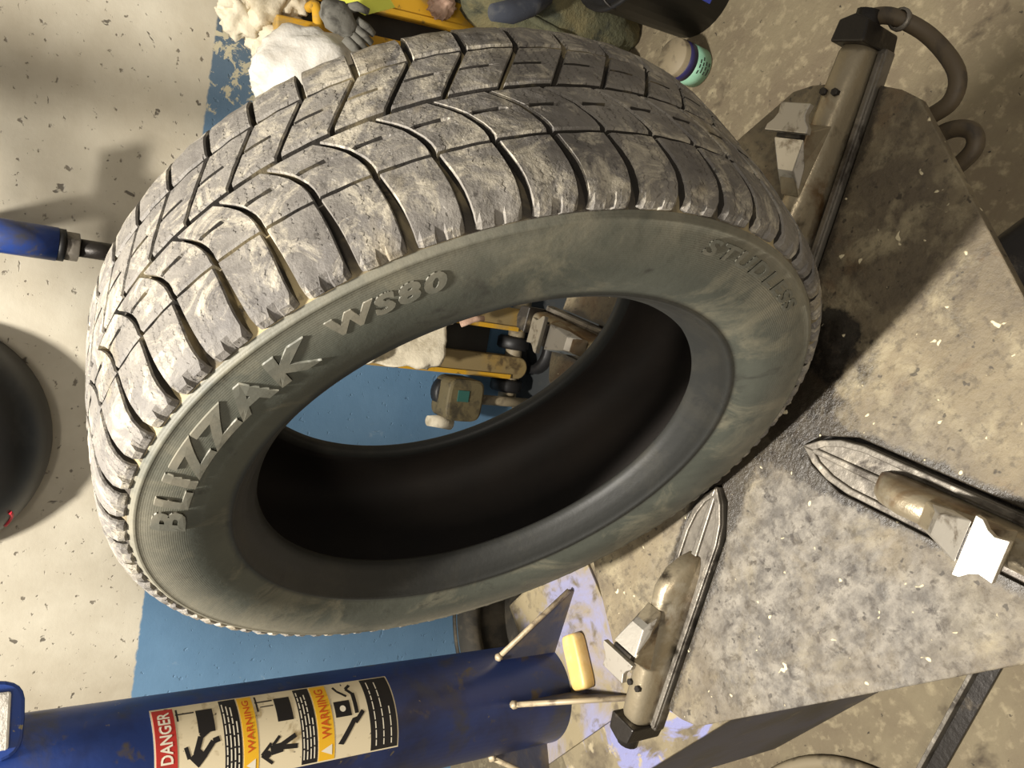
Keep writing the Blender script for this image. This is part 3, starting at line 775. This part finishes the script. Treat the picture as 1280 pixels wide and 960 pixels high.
# crumpled pale cloth over the dusty jack
cl = cloth_patch('crumpled_cloth', m_cloth, 'crumpled off-white cloth lying on the dusty yellow jack', 'cloth',
                 lambda u, v: Vector((-.10 + .14 * u, -.050 - .018 * math.sin(u * 4 + v * 6), .0 + (.26 - .06 * u) * v + .07 * (1 - u) * (1 - v))), 22, 26, .022, 3)
cl.location = wp(-.655, .13, -.335); cl.rotation_euler = (0, 0, WROT)
MB_p = MB().tube([(0, 0, 0), (.015, -.01, -.03), (.02, -.012, -.06)], .012, 10, [1, .8, .6]).build('twisted_end', m_pink, cl)
MB_p.location = (.03, -.06, .0)

# white plastic bag, rag and glove beside the bright jack
bag = MB().blob((0, 0, 0), (.095, .07, .13), 44, 30, .16, 3.2, 2).build('plastic_bag', m_white); bag.location = wp(-.152, .235, .155); bag.rotation_euler = (0, R(-20), WROT)
tag(bag, 'bright white plastic bag bulging behind the tire tread', 'bag')
rag = thing('cotton_rag', 'crumpled cream cotton rag bundled above the white bag', 'rag', tuple(wp(-.012, .10, .172)), WROT)
for i, (x, z, r_, sd) in enumerate(((-.055, .035, .042, 1), (.0, .06, .05, 2), (.03, .01, .04, 3), (-.02, -.005, .04, 4), (.065, .04, .045, 5), (.03, .11, .05, 6), (-.035, .10, .04, 7))):
    MB().blob((x, -.01 * (i % 3), z), (r_ * 1.1, r_ * .8, r_ * 1.25), 36, 26, .42, 3.0, sd).build('fold', m_cloth, rag)
glove = MB()
glove.blob((0, 0, 0), (.03, .022, .042), 20, 14, .15, 4, 3)
for i in range(4): glove.tube([(-.022 + i * .015, 0, -.03), (-.026 + i * .017, -.006, -.055), (-.028 + i * .018, -.004, -.082 + .006 * abs(i - 1.5))], .0095, 10, [1, 1, .7])
glove.tube([(.024, 0, .0), (.044, -.008, -.015), (.052, -.008, -.038)], .010, 10, [1, 1, .7])
gl = glove.build('work_glove', m_greycloth); gl.location = wp(-.048, .325, .146); gl.rotation_euler = (0, R(25), WROT); tag(gl, 'grey knitted work glove lying on the cream rag', 'glove')
pp = MB().prism([(-.035, 0), (.01, -.055), (.05, .0), (.045, .08), (-.03, .09)], -.001, .001, Matrix.Rotation(R(80), 4, 'X')).build('paper_note', m_paper); pp.location = wp(.030, .265, .062); pp.rotation_euler = (0, R(10), WROT)
tag(pp, 'fluorescent yellow paper sheet hanging over the bright jack', 'paper')
# small clutter between the jack and the sack
pk = MB().blob((0, 0, 0), (.032, .025, .028), 22, 16, .4, 6, 8).build('wadded_cloth', m_pink); pk.location = wp(.10, .2, -.14); tag(pk, 'small wad of pinkish cloth beside the bright yellow jack', 'cloth')
orange = MB().box((0, 0, 0), (.05, .03, .20)).build('orange_bar', m_yellow, None, bevel=.004); orange.location = wp(.16, .42, -.20); orange.rotation_euler = (0, R(-30), WROT); tag(orange, 'short yellow bar tip poking up beside the olive sack', 'bar')
gt = MB().tube([(0, 0, .05), (0, 0, 0), (.012, -.005, -.05), (.03, -.005, -.10)], .026, 14, [.7, 1, 1, .8]).build('grey_sleeve', m_sleeve); gt.location = wp(.085, .36, -.23); gt.rotation_euler = (0, R(-20), WROT); tag(gt, 'dark blue-grey rolled sleeve tucked against the olive sack', 'sleeve')

def sack_fn(p): return Vector((p.x, p.y, max(p.z, -.26)))
sack = thing('canvas_sack', 'lumpy olive green canvas sack on the floor by the wall', 'sack', tuple(wp(.22, .20, FLOOR)), WROT)
MB().blob((0, 0, .26), (.165, .13, .30), 44, 30, .16, 5, 11, None, sack_fn).build('sack_body', m_sack, sack)
MB().tube(arc([(-.10, -.10, .03), (-.12, -.105, .16), (-.11, -.10, .30), (-.08, -.06, .44)], 24), .010, 8).build('seam_rope', m_sack, sack)
bk = thing('black_bucket', 'black plastic bucket standing beside the olive sack', 'bucket', tuple(wp(.27, .47, FLOOR)), WROT)
MB().lathe([(0, .0), (.115, .0), (.135, .26), (.142, .262), (.142, .272), (.130, .272), (.112, .012), (0, .012)], 36).build('bucket_body', m_black, bk)
MB().tube([(.14 * math.cos(a), .03 * math.sin(a) - .02, .26 + .06 * math.sin(a)) for a in [PI * i / 16 for i in range(17)]], .003, 8).build('handle', m_dark, bk)
MB().box((-.055, -.118, .10), (.05, .006, .07), R(-25)).build('blue_sticker', m_bluecan, bk)

can = thing('paint_can', 'mint green can with navy band standing on the floor', 'can', tuple(wp(.075, .515, FLOOR)), WROT)
MB().lathe([(0, 0), (.043, 0), (.045, .002), (.045, .088), (.043, .091), (0, .091)], 36).build('can_body', m_axle, can)
lb = MB().lathe([(.0452, .004), (.0456, .004), (.0456, .049), (.0452, .049)], 36).build('label_wrap', m_mint, can)
MB().lathe([(.0452, .050), (.0457, .050), (.0457, .074), (.0452, .074)], 36).build('label_band', m_navylabel, can)
pol = MB()
for r_ in range(4):
    for q in range(4):
        if rnd.random() < .8:
            a = R(-120 + q * 13 + rnd.uniform(-3, 3)); z = .010 + r_ * .0095
            pol.box((.0457 * math.cos(a), .0457 * math.sin(a), z), (.0006, .008, .003), a)
pol.build('label_print', m_ink, lb)

# worn tyres piled between the post and the wall
def old_tire(label, loc, rx=0, ry=0):
    t = thing('worn_tire', label, 'tire', loc, 0, None); t.rotation_euler = (rx, ry, 0)
    pr = [(.20, .02), (.215, .0), (.26, .0), (.295, .02), (.31, .05), (.31, .14), (.295, .17), (.26, .19), (.215, .19), (.20, .17), (.205, .15), (.26, .16), (.285, .13), (.285, .06), (.26, .03), (.205, .04)]
    MB().lathe(pr, 64, closed=True).build('casing', m_oldtire, t)
    MB().lathe([(.30, .172), (.306, .178), (.292, .1835), (.286, .178)], 64, closed=True).build('shoulder_rib', m_oldtire, t)
    return t
c1 = wp(-1.36, .42, 0)
old_tire('dusty worn tire lying flat on the floor behind the blue post', (c1.x, c1.y, FLOOR))

mt_ = MB().prism([(-.36, -.42), (.42, -.42), (.42, -.02), (-.36, -.02)], 0, .008).build('dark_floor_sheet', m_slate, None, bevel=.002)  # thin dark sheet covering this stretch of floor
mt_.location = wp(-.62, 0, FLOOR); mt_.rotation_euler = (0, 0, WROT); tag(mt_, 'dark slate sheet on the floor along the wall', 'mat')

# ------------------------------------------------------------------ floor clutter in front of the cabinet
rg = MB().lathe([(.285, 0), (.300, 0), (.306, .008), (.300, .018), (.285, .018), (.279, .008)], 72, closed=True).build('steel_ring', m_axle)
rg.location = (-.745, -.560, FLOOR); tag(rg, 'dusty pale ring lying on the floor before the cabinet', 'ring')
br = thing('pry_bar', 'dark steel angle bar lying on the floor at lower right', 'bar', (-.343, -.318, FLOOR), math.atan2(-.093, -.186))
MB().box((0, 0, .004), (.29, .032, .008)).build('flat_leg', m_dark, br, bevel=.001)
MB().box((0, -.012, .016), (.29, .007, .024)).build('upright_leg', m_slide, br, bevel=.001)
